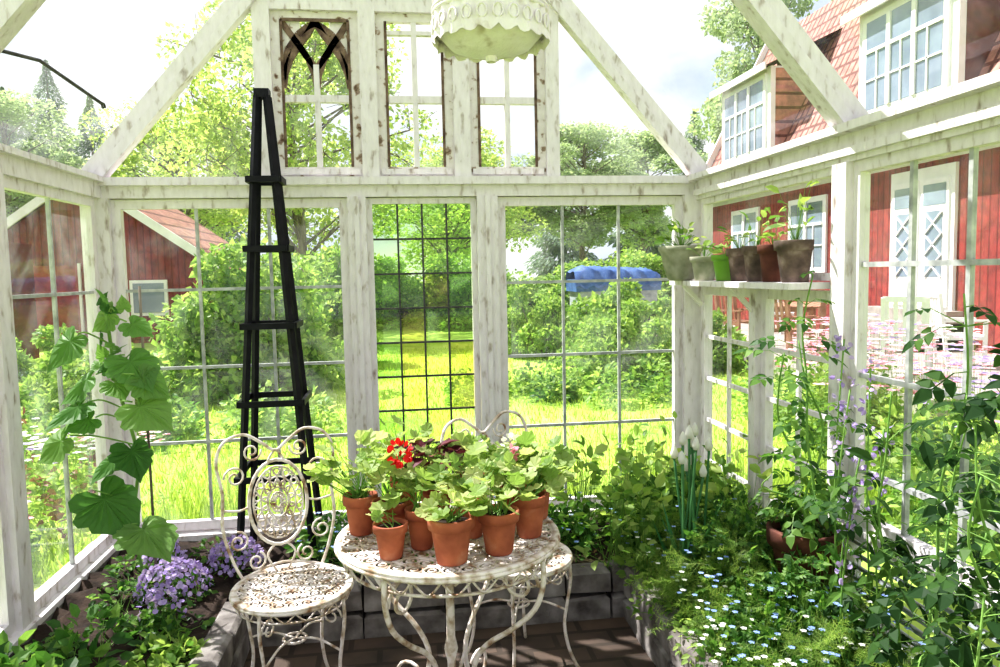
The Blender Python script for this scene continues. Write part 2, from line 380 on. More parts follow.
w.box(XR-.04,XR+.06,YF,YB-.03,1.90,2.03,'white'); w.box(XR-.09,XR+.1,YF,YB-.06,2.0,2.03,'white')
w.box(XR-.06,XR-.04,YF,YB-.06,1.92,1.95,'white')
for a,b in((2.55,2.64),(1.35,1.45),(YF,YF+.1)): w.box(XR-.05,XR+.04,a,b,.1,1.90,'white')
w.box(XR-.062,XR+.08,YF,YB-.1,.15,.2,'white'); w.box(XR-.06,XR+.07,YF,YB-.06,-.1,.15,'stone')
for i in range(7):
    z=.23+i*.045; w.beam((XR-.0,YF+.1,z),(XR-.0,2.55,z),.06,.01,'slat',(.5,0,1))
w.box(XR-.05,XR+.04,YF+.1,2.55,.54,.58,'white')
w.done('wall_right')
w=MB()
for y in(2.6,1.2,YF+.05): rafter(w,y)
w.beam((RX,YF,RZ),(RX,YB,RZ),.08,.14,'white')
for X0 in(XL-.06,XR+.06):
    w.add([(X0,YF,EZ+.03),(X0,YB+.05,EZ+.03),(RX,YB+.05,RZ+.08),(RX,YF,RZ+.08)],np.array([[0,1,2,3]]),'roofglass')
w.add([(XL,YB+.03,2.03),(-.685,YB+.03,2.03),(-.685,YB+.03,2.03+SL*.76),],np.array([[0,1,2]]),'glass')
w.add([(XR,YB+.03,2.03),(.87,YB+.03,2.03),(.87,YB+.03,2.03+SL*.76),],np.array([[0,1,2]]),'glass')
w.done('ceiling')

# ------------------------------------------------------------ windows
def window(name,axis,pos,a0,a1,z0,z1,cols,rows,fw=.045,fm='white',bar=.015,bm='lead',dep=.04,zbars=None):
    mb=MB()
    def bx(u0,u1,z_0,z_1,d0,d1,m):
        if axis=='x': mb.box(u0,u1,pos+d0,pos+d1,z_0,z_1,m)
        else: mb.box(pos+d0,pos+d1,u0,u1,z_0,z_1,m)
    h=dep/2
    bx(a0,a0+fw,z0,z1,-h,h,fm);bx(a1-fw,a1,z0,z1,-h,h,fm)
    bx(a0+fw,a1-fw,z0,z0+fw,-h,h,fm);bx(a0+fw,a1-fw,z1-fw,z1,-h,h,fm)
    i0,i1,j0,j1=a0+fw,a1-fw,z0+fw,z1-fw
    for k in range(1,cols):
        u=i0+(i1-i0)*k/cols; bx(u-bar/2,u+bar/2,j0,j1,-.008,.008,bm)
    zs=zbars if zbars else [j0+(j1-j0)*k/rows for k in range(1,rows)]
    for z in zs: bx(i0,i1,z-bar/2,z+bar/2,-.0085,.0085,bm)
    if axis=='x': q=[(i0,pos,j0),(i1,pos,j0),(i1,pos,j1),(i0,pos,j1)]
    else: q=[(pos,i0,j0),(pos,i1,j0),(pos,i1,j1),(pos,i0,j1)]
    return mb,q,(i0,i1,j0,j1)
def simple(name,*a,**k):
    mb,q,_=window(name,*a,**k); mb.add(q,np.array([[0,1,2,3]]),'glass' if a[0]=='x' else 'sideglass'); return mb.done(name)
YW=YB+.02
simple('window_1','x',YW,-1.41,-.25,.22,1.925,3,4,zbars=[1.47,1.07,.68])
simple('window_2','x',YW,.53,1.56,.22,1.925,3,4,zbars=[1.47,1.07,.68])
mb,q,(i0,i1,j0,j1)=window('s','x',YW,-.155,.42,.22,1.925,4,9,fw=.03,bm='leaddark',bar=.010)
pat=["gggg","ggpg","gpag","papp","gaya","pypa","gpyp","pypg","gypg"]
mp={'g':'greenglass','a':'amber','y':'yellow','p':'palegreen'}
for r in range(9):
    for c in range(4):
        x0=i0+(i1-i0)*c/4;x1=i0+(i1-i0)*(c+1)/4;zt=j1-(j1-j0)*r/9;zb=j1-(j1-j0)*(r+1)/9
        mb.add([(x0,YW,zb),(x1,YW,zb),(x1,YW,zt),(x0,YW,zt)],np.array([[0,1,2,3]]),mp[pat[r][c]])
mb.done('window_3')
for nm,a0,a1,zt,got in(('window_4',-.60,-.165,2.87,1),('window_5',-.08,.31,2.87,0),('window_6',.395,.80,2.87,0)):
    mb,q,(i0,i1,j0,j1)=window(nm,'x',YW,a0,a1,2.035,zt,1,1,fw=.05,fm='brownpaint')
    mb.box(a0+.012,a1-.012,YW-.03,YW-.02,2.045,2.075,'white')
    xm=(i0+i1)/2;ZB=2.43
    mb.box(xm-.014,xm+.014,YW-.018,YW+.015,j0,j1 if not got else 2.60,'white')
    mb.box(i0,i1,YW-.019,YW+.015,ZB-.018,ZB+.018,'white')
    for xa in(i0-.006,i1-.008): mb.box(xa,xa+.014,YW-.024,YW-.019,j0,j1,'darkwood')
    if not got: mb.box(i0,i1,YW-.019,YW+.015,2.755,2.775,'white')
    else:
        wd=i1-i0
        def zz(z): return 2.54+(z-2.60)*.66
        for sg in(0,1):
            def X(u): return i0+wd*(u if sg==0 else 1-u)
            for pts in([(0,2.58),(.03,2.70),(.10,2.81),(.25,2.92),(.40,2.98),(.5,3.0)],[(0,2.52),(.03,2.62),(.12,2.74),(.25,2.84),(.38,2.74),(.47,2.62),(.5,2.52)],[(.25,2.84),(.38,2.92),(.5,3.02)],[(.25,2.84),(.38,2.74),(.5,2.66)],[(.0,3.02),(.12,2.93),(.25,2.84)]):
                for (u,z),(u2,z2) in zip(pts,pts[1:]): mb.beam((X(u),YW,zz(z)),(X(u2),YW,zz(z2)),.032,.02,'darkwood',(0,-1,0))
        for sg in(0,1):
            ux=i0 if sg==0 else i1;dx=wd*(1 if sg==0 else -1)
            mb.add([(ux,YW-.005,zz(2.66)),(ux+dx*.06,YW-.005,zz(2.77)),(ux+dx*.20,YW-.005,zz(2.90)),(ux+dx*.28,YW-.005,zz(2.96)),(ux+dx*.28,YW-.005,j1),(ux,YW-.005,j1)],np.array([[0,1,2,3,4,5]]),'brownpaint')
        mb.box(i0,i1,YW-.024,YW-.019,j1-.01,j1+.006,'darkwood')
    mb.add(q,np.array([[0,1,2,3]]),'glass'); mb.done(nm)
simple('window_7','y',XL,3.03,3.93,.225,1.93,2,3,zbars=[1.47])
simple('window_8','y',XL,1.6,2.93,.225,1.93,3,4)
simple('window_9','y',XL,-.2,1.5,.225,1.93,3,4)
simple('window_10','y',XR,2.64,3.93,1.47,1.90,1,1,fw=.03)
simple('window_11','y',XR,3.30,3.93,.2,1.43,2,5,bar=.02,bm='white')
simple('window_12','y',XR,2.64,3.24,.2,1.43,2,5,bar=.02,bm='white')
simple('window_13','y',XR,1.45,2.55,.58,1.90,4,4,fw=.04,bar=.018,zbars=[1.53,1.13,.78])
simple('window_14','y',XR,-.2,1.35,.58,1.90,4,4,zbars=[1.53,1.13,.78])
t=MB();t.box(XR-.05,XR+.04,3.24,3.30,.2,1.43,'white');t.done('trim_1')
s=MB();s.box(XR-.20,XR+.02,2.67,3.93,1.44,1.465,'white')
for y in(3.27,3.85): s.beam((XR-.05,y,1.33),(XR-.15,y,1.44),.022,.02,'white')
s.done('wall_shelf')

# ------------------------------------------------------------ floor, beds, lawn
f=MB();f.box(-.66,.94,YF,3.1,-.08,0,'floor');f.done('floor')
def soil(name,x0,x1,y0,y1,z=.19):
    mb=MB();nx=max(4,int((x1-x0)/.04));ny=max(4,int((y1-y0)/.04))
    xs=np.linspace(x0,x1,nx);ys=np.linspace(y0,y1,ny);g=np.array([(x,y,z+rng.normal()*.012) for y in ys for x in xs])
    fs=np.array([[j*nx+i,j*nx+i+1,(j+1)*nx+i+1,(j+1)*nx+i] for j in range(ny-1) for i in range(nx-1)])
    mb.add(g,fs,'soil',True);mb.box(x0,x1,y0,y1,-.08,z-.04,'soil');return mb.done(name)
soil('soil_bed',-1.415,-.75,YF,3.935);soil('soil_bed',1.045,1.595,YF,3.935);soil('soil_bed',-.75,1.045,3.215,3.935)
def stones(name,p,q,wd=.1,h=.23):
    mb=MB();p=Vector((*p,0));q=Vector((*q,0));L=(q-p).length;d=(q-p)/L;n=Vector((-d.y,d.x,0));a=0
    while a<L-.02:
        l=min(random.uniform(.2,.38),L-a)
        if L-a-l<.08:l=L-a
        for z0,z1 in((-.02,.11),(.115,h)):
            hh=z1+random.uniform(-.022,.006);e=.016
            v=[]
            for z,ins in((z0,0),(hh-e,0),(hh,e)):
                for aa,bb in((a+.005+ins,-wd/2+ins),(a+l-.005-ins,-wd/2+ins),(a+l-.005-ins,wd/2-ins),(a+.005+ins,wd/2-ins)):
                    v.append(tuple(p+d*(aa+random.uniform(-.003,.003))+n*(bb+random.uniform(-.009,.009))+Vector((0,0,z+random.uniform(-.004,.004)))))
            mb.add(v,[np.array([[0,1,5,4],[1,2,6,5],[2,3,7,6],[3,0,4,7],[4,5,9,8],[5,6,10,9],[6,7,11,10],[7,4,8,11],[8,9,10,11]])],'stone')
        a+=l
    return mb.done(name)
stones('stone_edging',(-.7,3.16),(1.05,3.16));stones('stone_edging',(.99,YF),(.99,3.1));stones('stone_edging',(-.7,YF),(-.7,3.1))
g=MB();gx0,gx1,gy0,gy1=XL-.09,XR+.09,YF,YB+.13
for a,b,c,d in((-90,gx0,-20,120),(gx1,90,-20,120),(gx0,gx1,gy1,120),(gx0,gx1,-20,gy0)):
    g.add([(a,c,-.09),(b,c,-.09),(b,d,-.09),(a,d,-.09)],np.array([[0,1,2,3]]),'lawn')
n=60000;yy=4.2+12*rng.uniform(0,1,n)**1.7;xx=rng.uniform(-.75,.75,n)*(yy+2)
P=np.stack([xx,yy,np.full(n,-.09)],1);g.leaves(P,np.array([0,0,1])+uv(n)*.45,uv(n),rng.uniform(.04,.1,n),.012,T_blade,'grass')
g.done('lawn')

# ------------------------------------------------------------ obelisk
o=MB();bx,by,bz=-.605,3.70,.17;H=2.22;hw=.175
for a,b in((1,1),(1,-1),(-1,1),(-1,-1)):
    o.beam((bx+a*hw,by+b*hw,bz-.05),(bx+a*.022,by+b*.022,bz+H-.02),.025,.025,'black',(a,b,0))
for z in(.42,.77,1.13,1.49,1.81):
    r=hw-(hw-.022)*z/H+.004
    for a,b,c,d in((-1,-1,1,-1),(1,-1,1,1),(1,1,-1,1),(-1,1,-1,-1)):
        o.beam((bx+a*(r+.02),by+b*(r+.02),bz+z),(bx+c*(r+.02),by+d*(r+.02),bz+z),.016,.028,'black')
o.box(bx-.034,bx+.034,by-.034,by+.034,bz+H-.03,bz+H+.01,'black')
o.done('garden_obelisk')

# ------------------------------------------------------------ lace metal work
def ringt(mb,c,r,t,n=16,mat='iron',ax=None,sy=1.):
    if ax is None: pts=[(c[0]+r*math.cos(2*math.pi*k/n),c[1]+r*sy*math.sin(2*math.pi*k/n),c[2]) for k in range(n)]
    else: pts=[(c[0]+ax[0]*r*math.cos(2*math.pi*k/n),c[1]+ax[1]*r*math.cos(2*math.pi*k/n),c[2]+sy*r*math.sin(2*math.pi*k/n)) for k in range(n)]
    mb.tube(pts,t,mat,4 if t<.005 else 6,True)
def lace_disc(mb,z,R,t=.0035,rows=4):
    mb.lathe([(R-.018,-.004),(R-.018,.004),(R,.004),(R+.004,-.001),(R,-.012),(R-.018,-.004)],(0,0,z),'iron',48)
    step=(R-.018)/rows
    for i in range(rows):
        r0=step*(i+.5);k=max(4,int(2*math.pi*r0/(step*.92)))
        ringt(mb,(0,0,z),step*(i+1)-.001,t*1.1,int(16+i*10))
        for j in range(k):
            a=2*math.pi*(j+.5*(i%2))/k;c=(r0*math.cos(a),r0*math.sin(a),z)
            ringt(mb,c,step*.46,t,10); ringt(mb,c,step*.2,t*.9,6)
def scroll(c,ax,r0,turns,n,sg=1,start=0.):
    p=[]
    for i in range(n+1):
        q=i/n;r=r0*(1-.75*q);a=start+sg*turns*2*math.pi*q
        p.append((c[0]+ax[0]*r*math.cos(a),c[1]+ax[1]*r*math.cos(a),c[2]+r*math.sin(a)))
    return p
def table():
    mb=MB();R=.345;z=.715
    lace_disc(mb,z,R,.0043,6)
    ringt(mb,(0,0,z-.012),R,.007,48);ringt(mb,(0,0,z-.065),R-.03,.005,48)
    k=26
    for j in range(k):
        a=2*math.pi*j/k;a2=2*math.pi*(j+1)/k;am=(a+a2)/2
        pts=[((R-.005)*math.cos(a),(R-.005)*math.sin(a),z-.015),((R-.02)*math.cos(am),(R-.02)*math.sin(am),z-.06),((R-.005)*math.cos(a2),(R-.005)*math.sin(a2),z-.015)]
        mb.tube(smooth(pts,4),.0035,'iron',4)
    for q in range(4):
        a=math.pi/4+q*math.pi/2+.15;ax=(math.cos(a),math.sin(a))
        prof=[(.325,.70),(.33,.62),(.30,.53),(.22,.45),(.13,.38),(.085,.30),(.11,.20),(.20,.12),(.27,.07),(.30,.03),(.315,.008)]
        mb.tube(smooth([(ax[0]*r,ax[1]*r,h) for r,h in prof],4),.0085,'iron',7)
        mb.lathe([(0,0),(.022,.002),(.018,.012),(0,.014)],(ax[0]*.315,ax[1]*.315,0),'iron',10)
        mb.tube(scroll((ax[0]*.25,ax[1]*.25,.60),ax,.065,1.4,20,1,0),.006,'iron',5)
        mb.tube(scroll((ax[0]*.17,ax[1]*.17,.20),ax,.06,1.3,20,-1,2.6),.006,'iron',5)
        mb.tube(smooth([(ax[0]*.02,ax[1]*.02,.55),(ax[0]*.1,ax[1]*.1,.62),(ax[0]*.2,ax[1]*.2,.66),(ax[0]*.31,ax[1]*.31,.655)],4),.006,'iron',5)
        mb.tube(smooth([(ax[0]*.02,ax[1]*.02,.22),(ax[0]*.06,ax[1]*.06,.26),(ax[0]*.09,ax[1]*.09,.31)],3),.006,'iron',5)
    mb.lathe([(0,.02),(.022,.03),(.03,.08),(.016,.12),(.013,.3),(.022,.34),(.014,.38),(.013,.6),(.025,.66),(.04,.70)],(0,0,0),'iron',12)
    return mb
table().done('wrought_iron_table',(.13,2.3,0),0)
def chair():
    mb=MB();R=.205;z=.45
    lace_disc(mb,z,R,.0038,4)
    ringt(mb,(0,0,z-.01),R,.006,40);ringt(mb,(0,0,z-.05),R-.02,.004,40)
    k=18
    for j in range(k):
        a=2*math.pi*j/k;a2=2*math.pi*(j+1)/k;am=(a+a2)/2
        pts=[((R-.003)*math.cos(a),(R-.003)*math.sin(a),z-.012),((R-.015)*math.cos(am),(R-.015)*math.sin(am),z-.047),((R-.003)*math.cos(a2),(R-.003)*math.sin(a2),z-.012)]
        mb.tube(smooth(pts,4),.003,'iron',4)
    for q in range(4):
        a=math.pi/4+q*math.pi/2;ax=(math.cos(a),math.sin(a))
        prof=[(.195,.44),(.20,.36),(.185,.26),(.175,.18),(.19,.09),(.22,.02),(.235,.006)]
        mb.tube(smooth([(ax[0]*r,ax[1]*r,h) for r,h in prof],4),.0065,'iron',6)
        mb.tube(smooth([(ax[0]*.18,ax[1]*.18,.24),(ax[0]*.09,ax[1]*.09,.27),(0,0,.26)],4),.0045,'iron',5)
        mb.tube(scroll((ax[0]*.15,ax[1]*.15,.36),ax,.04,1.2,14),.004,'iron',5)
    ringt(mb,(0,0,.26),.04,.005,14)
    def B(s,h): return (s,.165+.10*h+ -.25*s*s*1.5,z+h)
    out=[(-.13,-.03),(-.17,.06),(-.20,.18),(-.195,.31),(-.21,.42),(-.18,.49),(-.11,.51),(-.05,.475),(0,.44),(.05,.475),(.11,.51),(.18,.49),(.21,.42),(.195,.31),(.20,.18),(.17,.06),(.13,-.03)]
    mb.tube(smooth([B(*p) for p in out],5),.0062,'iron',6)
    n=28;cx,ch,ra,rb=0,.25,.105,.155
    def E(f,k,n=28): return B(cx+f*ra*math.cos(2*math.pi*k/n),ch+f*rb*math.sin(2*math.pi*k/n))
    for fr,t in((1,.007),(.85,.0035),(.60,.003),(.35,.0035)): mb.tube([E(fr,k) for k in range(n)],t,'iron',5,True)
    for k in range(14):
        mb.tube([E(.35,k*2),E(.6,k*2+1),E(.85,k*2)],.003,'iron',4);mb.tube([E(.35,k*2),E(.6,k*2-1),E(.85,k*2)],.003,'iron',4)
    for k in range(14): 
        c=E(.72,k*2+1);ringt(mb,c,.012,.003,8,ax=(1,0));c=E(.47,k*2+1);ringt(mb,c,.009,.003,6,ax=(1,0));c=E(.18,k*2);ringt(mb,c,.01,.003,6,ax=(1,0))
    for sg in(1,-1):
        for c,r,st in(((sg*.148,.36),.04,0),((sg*.15,.13),.038,1.5),((sg*.085,.445),.035,3),((sg*.09,.05),.035,2)):
            p=scroll((0,0,0),(sg,0),r,1.4,18,1,st);mb.tube([B(c[0]+x,c[1]+zz) for x,_,zz in p],.0042,'iron',5)
        mb.tube(smooth([B(sg*.02,.0),B(sg*.05,.06),B(sg*.02,.10)],4),.0045,'iron',5)
        mb.tube(smooth([B(sg*.03,.40),B(sg*.02,.42),B(0,.445)],3),.0045,'iron',5)
    mb.tube(smooth([B(-.14,.0),B(0,.03),B(.14,.0)],5),.005,'iron',5)
    for sg in(1,-1): mb.tube(smooth([B(sg*.10,.25),B(sg*.14,.24),B(sg*.195,.25)],4),.0045,'iron',5)
    return mb
c1=chair().done('wrought_iron_chair',(-.40,2.62,0),math.radians(20))
inst(c1,'wrought_iron_chair.001',(.42,2.76,0),math.radians(30))

# ------------------------------------------------------------ pots and pot plants
def pot(mb,c,r,h,mat='terra',soil=True):
    R=r
    mb.lathe([(0,0),(R*.62,0),(R*.66,.004),(R*.86,h*.74),(R*.88,h*.76),(R,h*.77),(R*1.02,h*.98),(R,h),(R*.88,h),(R*.85,h*.86)],c,mat,24)
    if soil: mb.lathe([(R*.87,h*.87),(R*.4,h*.9),(0,h*.9)],c,'soil',16)
def geranium(c,r,h,spread,hh,n,mat='ger',L=.055,flower=None,T=None,name='potted_geranium'):
    mb=MB();pot(mb,(0,0,0),r,h)
    b=np.array([0,0,h*.88])
    d=uv(n);d[:,2]=np.abs(d[:,2])*.9+.12
    P=b+d*np.array([spread,spread,hh])*(rng.uniform(.45,1,n)[:,None])
    P[:,2]+=hh*.35
    l=L*jit(n,.6,1.3)
    mb.leaves(P,d*np.array([1,1,.2])+uv(n)*.4,np.array([0,-.25,.9])+uv(n)*.55,l,l,T or T_round,mat)
    mb.strips(np.repeat(b[None],n,0)+rng.normal(size=(n,3))*[.012,.012,0],P+np.array([0,0,-.002]),.0022,'stem')
    if flower:
        for fc,k,cnt,rad in flower:
            fc=np.array(fc);dd=uv(cnt);mb.strips([b],[fc],.0025,'stem')
            mb.leaves(fc+dd*rad,dd+uv(cnt)*.5,dd+uv(cnt)*.4,.02,.02,T_round,k)
    return mb.done(name,(c[0],c[1],.7205),rng.uniform(0,6))
TP=[(.125,2.055,.066,.13,.09,.07,22,None),(.265,2.10,.060,.125,.09,.08,26,None),(-.045,2.12,.050,.10,.05,.04,5,None),
(.045,2.18,.048,.12,.07,.08,18,None),(.375,2.22,.056,.13,.10,.10,36,None),(.43,2.38,.050,.12,.08,.11,34,None),
(-.14,2.34,.054,.125,.14,.15,48,'ger'),(-.045,2.25,.058,.125,.08,.11,24,'red'),(.10,2.42,.06,.13,.11,.12,48,'purp'),
(.23,2.50,.06,.13,.12,.11,44,None),(.33,2.36,.045,.13,.10,.11,34,'white'),(.20,2.25,.05,.13,.10,.12,36,'purp2'),(.0,2.50,.05,.13,.14,.15,44,None)]
for i,(x,y,r,h,sp,hh,n,k) in enumerate(TP):
    fl=None;mat='ger';L=.054;T=None;nm='potted_geranium'
    if k=='red': fl=[((.03,-.02,.275),'red',38,.028)]
    if k=='white': fl=[((.02,-.02,.25),'whitep',20,.02),((-.05,.0,.24),'pink',12,.016)]
    if k=='purp': mat='purpleleaf';L=.06;T=T_oval;nm='potted_purple_coleus'
    o=geranium((x,y),r,h,sp,hh,n,mat,L,fl,T,nm)
    if k=='red': o.rotation_euler[2]=0

def shelfpot(name,y,r,h,mat,x=XR-.105,n=10,L=.05,hh=.08,T=T_oval,lm='herblight',bowl=False):
    mb=MB()
    if bowl:
        mb.lathe([(0,0),(r*.5,0),(r*.6,.01),(r*.8,h*.4),(r*.93,h*.8),(r*1.04,h*.88),(r*1.04,h),(r*.95,h),(r*.9,h*.85)],(0,0,0),mat,28)
        mb.lathe([(r*.9,h*.86),(0,h*.88)],(0,0,0),'soil',16)
    else: pot(mb,(0,0,0),r,h,mat)
    b=np.array([0,0,h*.9]);d=uv(n);d[:,2]=np.abs(d[:,2])+.3
    P=b+d*np.array([r*.9,r*.9,hh])*rng.uniform(.5,1.1,n)[:,None]
    l=L*jit(n,.7,1.3);mb.leaves(P,d*[1,1,.3]+uv(n)*.4,np.array([0,-.2,.8])+uv(n)*.5,l,l*.7,T,lm)
    mb.strips(np.repeat(b[None],n,0),P,.0018,'stem')
    return mb.done(name,(x,y,1.4655),clamp=True)
shelfpot('planter_bowl',3.79,.112,.18,'mosspot',x=XR-.19,bowl=True,n=38,hh=.1)
shelfpot('seedling_pot',3.60,.072,.12,'mosspot',x=XR-.14,n=16)
shelfpot('glazed_flower_pot',3.44,.064,.125,'greenpot',n=14)
shelfpot('seedling_pot',3.28,.060,.15,'greypot',n=14,hh=.12)
shelfpot('seedling_pot',3.12,.062,.155,'greypot',n=14,hh=.14)
shelfpot('seedling_pot',2.97,.064,.155,'oldterra',n=14,hh=.12)
shelfpot('seedling_pot',2.79,.082,.165,'greypot',n=20,hh=.22,L=.07)

# ------------------------------------------------------------ hanging lampshade
l=MB();n=96;R=.142
def wall(r0,z0,r1,z1,amp,k=12,mat='pen',sub=6):
    v=[]
    for i in range(sub+1):
        t=i/sub
        for j in range(n):
            a=2*math.pi*j/n;sc_=(1-t)*amp*abs(math.sin(k*a/2));r=r0+(r1-r0)*t+.004*math.cos(24*a)
            v.append((r*math.cos(a),r*math.sin(a),z0+(z1-z0)*t-sc_))
    fs=[[i*n+j,i*n+(j+1)%n,(i+1)*n+(j+1)%n,(i+1)*n+j] for i in range(sub) for j in range(n)]
    l.add(v,np.array(fs),mat,True)
wall(.143,.02,.140,.085,.014,k=20);wall(.133,0.035,.133,.30,0,sub=2);wall(.146,.24,.140,.30,.02,k=20)
for z in(.085,.095,.20,.24):ringt(l,(0,0,z),.141,.005,48,'pen')
for j in range(24):
    a=2*math.pi*j/24;ax=(-math.sin(a),math.cos(a));c=(.140*math.cos(a),.140*math.sin(a),.148)
    ringt(l,c,.018,.003,10,'pen',ax,2.2);ringt(l,c,.008,.003,8,'pen',ax,2.)
    c=(.144*math.cos(a),.144*math.sin(a),.05);ringt(l,c,.012,.003,10,'pen',ax,1.3)
l.lathe([(.133,.04),(.10,.005),(.05,-.012),(0,-.018)],(0,0,.0),'pen',32)
l.lathe([(0.012,-.03),(.016,-.02),(.01,-.01)],(0,0,0),'pen',12)
l.lathe([(.14,.30),(.08,.34),(.02,.37),(.01,.42)],(0,0,0),'pen',24)
l.tube([(0,0,.40),(0,0,RZ-2.09-.12)],.003,'leaddark',5)
l.done('hanging_lampshade',(.245,1.9,2.08))
h=MB();h.tube([(RX,1.9,RZ-.07),(.245,1.9,RZ-.12)],.006,'leaddark',5);h.done('lamp_hook_rod')
r=MB();r.tube([(-1.37,2.65,2.30),(-1.27,3.0,2.33),(-1.2,3.38,2.26)],.007,'leaddark',6);r.tube(scroll((-1.2,3.39,2.25),(0,1),.02,.7,8),.005,'leaddark',5);r.done('roof_vent_stay')

# ------------------------------------------------------------ cucumber plant
c=MB()
st=smooth([(-1.10,3.28,.18),(-1.13,3.25,.5),(-1.09,3.22,.8),(-1.15,3.22,1.1),(-1.17,3.2,1.4)],6);c.tube(st,.007,'stem',6)
CL=[(-1.29,1.10,.17),(-1.29,1.28,.15),(-1.18,1.37,.11),(-1.02,1.18,.17),(-.98,1.00,.17),(-1.13,.64,.22),(-.98,.50,.2),(-1.35,.88,.15),(-1.04,.83,.14),(-1.24,.96,.1),(-1.05,1.33,.1),(-1.1,1.1,.1),(-1.3,1.0,.15),(-.98,1.12,.13),(-1.2,.78,.12)]
for i,(x,z,s_) in enumerate(CL):
    y=3.14+rng.uniform(-.08,.06);sg=1 if x>-1.15 else -1
    base=np.array([x-sg*s_*.4,y,z+s_*.3])
    k=min(range(len(st)),key=lambda q:abs(st[q][2]-(z-.02)))
    c.tube(smooth([st[k],((st[k][0]+base[0])/2,y,(st[k][2]+base[2])/2+.03),tuple(base)],4),.0035,'stem',5)
    c.leaves([base],[[sg*rng.uniform(.4,1.1),rng.uniform(-.7,.2),-rng.uniform(.3,.9)]],[[sg*.3+rng.uniform(-.4,.4),-.65,rng.uniform(.4,1.)]],s_*1.2,s_*1.25,T_palm,'cuc')
n=14;z=rng.uniform(1.1,1.45,n);c.leaves(np.stack([-1.16+rng.normal(size=n)*.04,3.2+rng.normal(size=n)*.04,z],1),uv(n),np.array([0,-.5,.8])+uv(n)*.4,.07,.06,T_palm,'cuc')
c.tube([(-1.08,3.33,.15),(-1.08,3.33,1.5)],.006,'bark',5)
c.done('cucumber_plant',clamp=True)

# ------------------------------------------------------------ bed plants
def zone(name,x0,x1,y0,y1,k,R,n,L,T,mat,z=.19,**kw):
    mb=MB()
    for i in range(k):
        s_=rng.uniform(.7,1.2);clump(mb,(rng.uniform(x0,x1),rng.uniform(y0,y1),z),(R[0]*s_,R[0]*s_,R[1]*s_),n,L,T,mat,**kw)
    return mb
def flowers(mb,x0,x1,y0,y1,z0,z1,n,mat,s_=.014,stem=True):
    P=np.stack([rng.uniform(x0,x1,n),rng.uniform(y0,y1,n),rng.uniform(z0,z1,n)],1)
    m=5
    PP=np.repeat(P,m,0);a=np.tile(np.arange(m)*2*math.pi/m,n);D=np.stack([np.cos(a),np.sin(a),.2+0*a],1)
    mb.leaves(PP,D,[0,-.3,1],s_,s_*.8,T_oval,mat)
    if stem:
        Q=P.copy();Q[:,2]=z0-.1;Q[:,:2]+=rng.normal(size=(n,2))*.02;mb.strips(Q,P,.0012,'stem')
m=zone('',-1.3,-.85,2.5,3.8,16,(.10,.08),50,.035,T_oval,'herb');
m2=MB()
for cx,cy,rr,n in((-.98,3.22,.15,340),(-.78,3.48,.12,260),(-1.1,3.5,.10,140),(-.95,2.95,.08,60)):
    clump(m2,(cx,cy,.19),(rr,rr,.10),120,.03,T_oval,'herb')
    d=uv(n);d[:,2]=np.abs(d[:,2]);m2.leaves(np.array([cx,cy,.22])+d*[rr*.95,rr*.95,.12],uv(n),d+uv(n)*.3,.022,.02,T_round,'purple')
m.done('low_bed_plants',clamp=True);m2.done('purple_aubrieta')
m=zone('',-1.35,-1.0,2.0,2.75,8,(.13,.16),70,.06,T_oval,'herb');m.done('salad_greens',clamp=True)
m=zone('',-.92,-.76,2.3,3.0,5,(.08,.08),50,.045,T_oval,'herblight');m.done('lettuce_seedlings')
m=zone('',-.45,.95,3.32,3.8,30,(.13,.22),80,.045,T_oval,'herb')
clump(m,(.1,3.6,.19),(.3,.15,.3),250,.04,T_pinn,'herblight')
m.done('leafy_herbs',clamp=True);m=MB();flowers(m,-.5,.9,3.3,3.75,.26,.4,110,'blue');m.done('forget_me_nots')
m=zone('',1.08,1.5,2.6,3.8,24,(.16,.36),110,.08,T_pinn,'herb',stems=.3);m.done('parsley_plants',clamp=True)
m=zone('',.88,1.5,2.95,3.8,20,(.13,.54),60,.06,T_oval,'herblight',stems=.6);m.done('mint_plants',clamp=True)
m=zone('',1.06,1.5,1.5,2.8,34,(.14,.15),110,.035,T_oval,'herb');m.done('ground_cover_herbs',clamp=True)
m=zone('',1.1,1.5,1.6,2.9,18,(.15,.30),60,.10,T_dill,'herblight',stems=.3,wr=.9);m.done('dill_plants',clamp=True)
m=zone('',1.1,1.4,1.9,2.7,9,(.12,.26),55,.06,T_pinn,'herb',stems=.4);m.done('coriander_plants',clamp=True)
m=zone('',.95,1.10,1.7,3.1,18,(.12,.12),90,.03,T_oval,'herblight');m.done('creeping_thyme')
m=zone('',1.22,1.50,2.1,2.35,8,(.13,.40),55,.065,T_pinn,'herb',stems=.5);m.done('sage_plants',clamp=True)
m=MB();flowers(m,.93,1.5,1.5,2.9,.28,.44,240,'whitep',.011);flowers(m,.95,1.5,1.7,3.4,.3,.5,300,'blue',.011);m.done('forget_me_nots.001')
m=MB()
for i in range(12):
    x,y=1.14+rng.uniform(-.06,.06),2.80+rng.uniform(-.07,.07);zt=rng.uniform(.68,.86);dx,dy=rng.uniform(-.06,.06,2)
    m.tube(smooth([(x,y,.17),(x+dx*.3,y+dy*.3,.45),(x+dx,y+dy,zt)],5),.005,'allium',6)
    m.lathe([(0,0),(.012,.004),(.017,.022),(.010,.042),(0,.058)],(x+dx,y+dy,zt-.003),'whitep',8)
for i in range(16):
    x,y=1.14+rng.uniform(-.06,.06),2.80+rng.uniform(-.07,.07)
    m.leaves([(x,y,.18)],[[rng.uniform(-.25,.25),rng.uniform(-.25,.25),1]],uv(1),rng.uniform(.3,.5),.026,T_blade,'allium')
m.done('leek_plants')
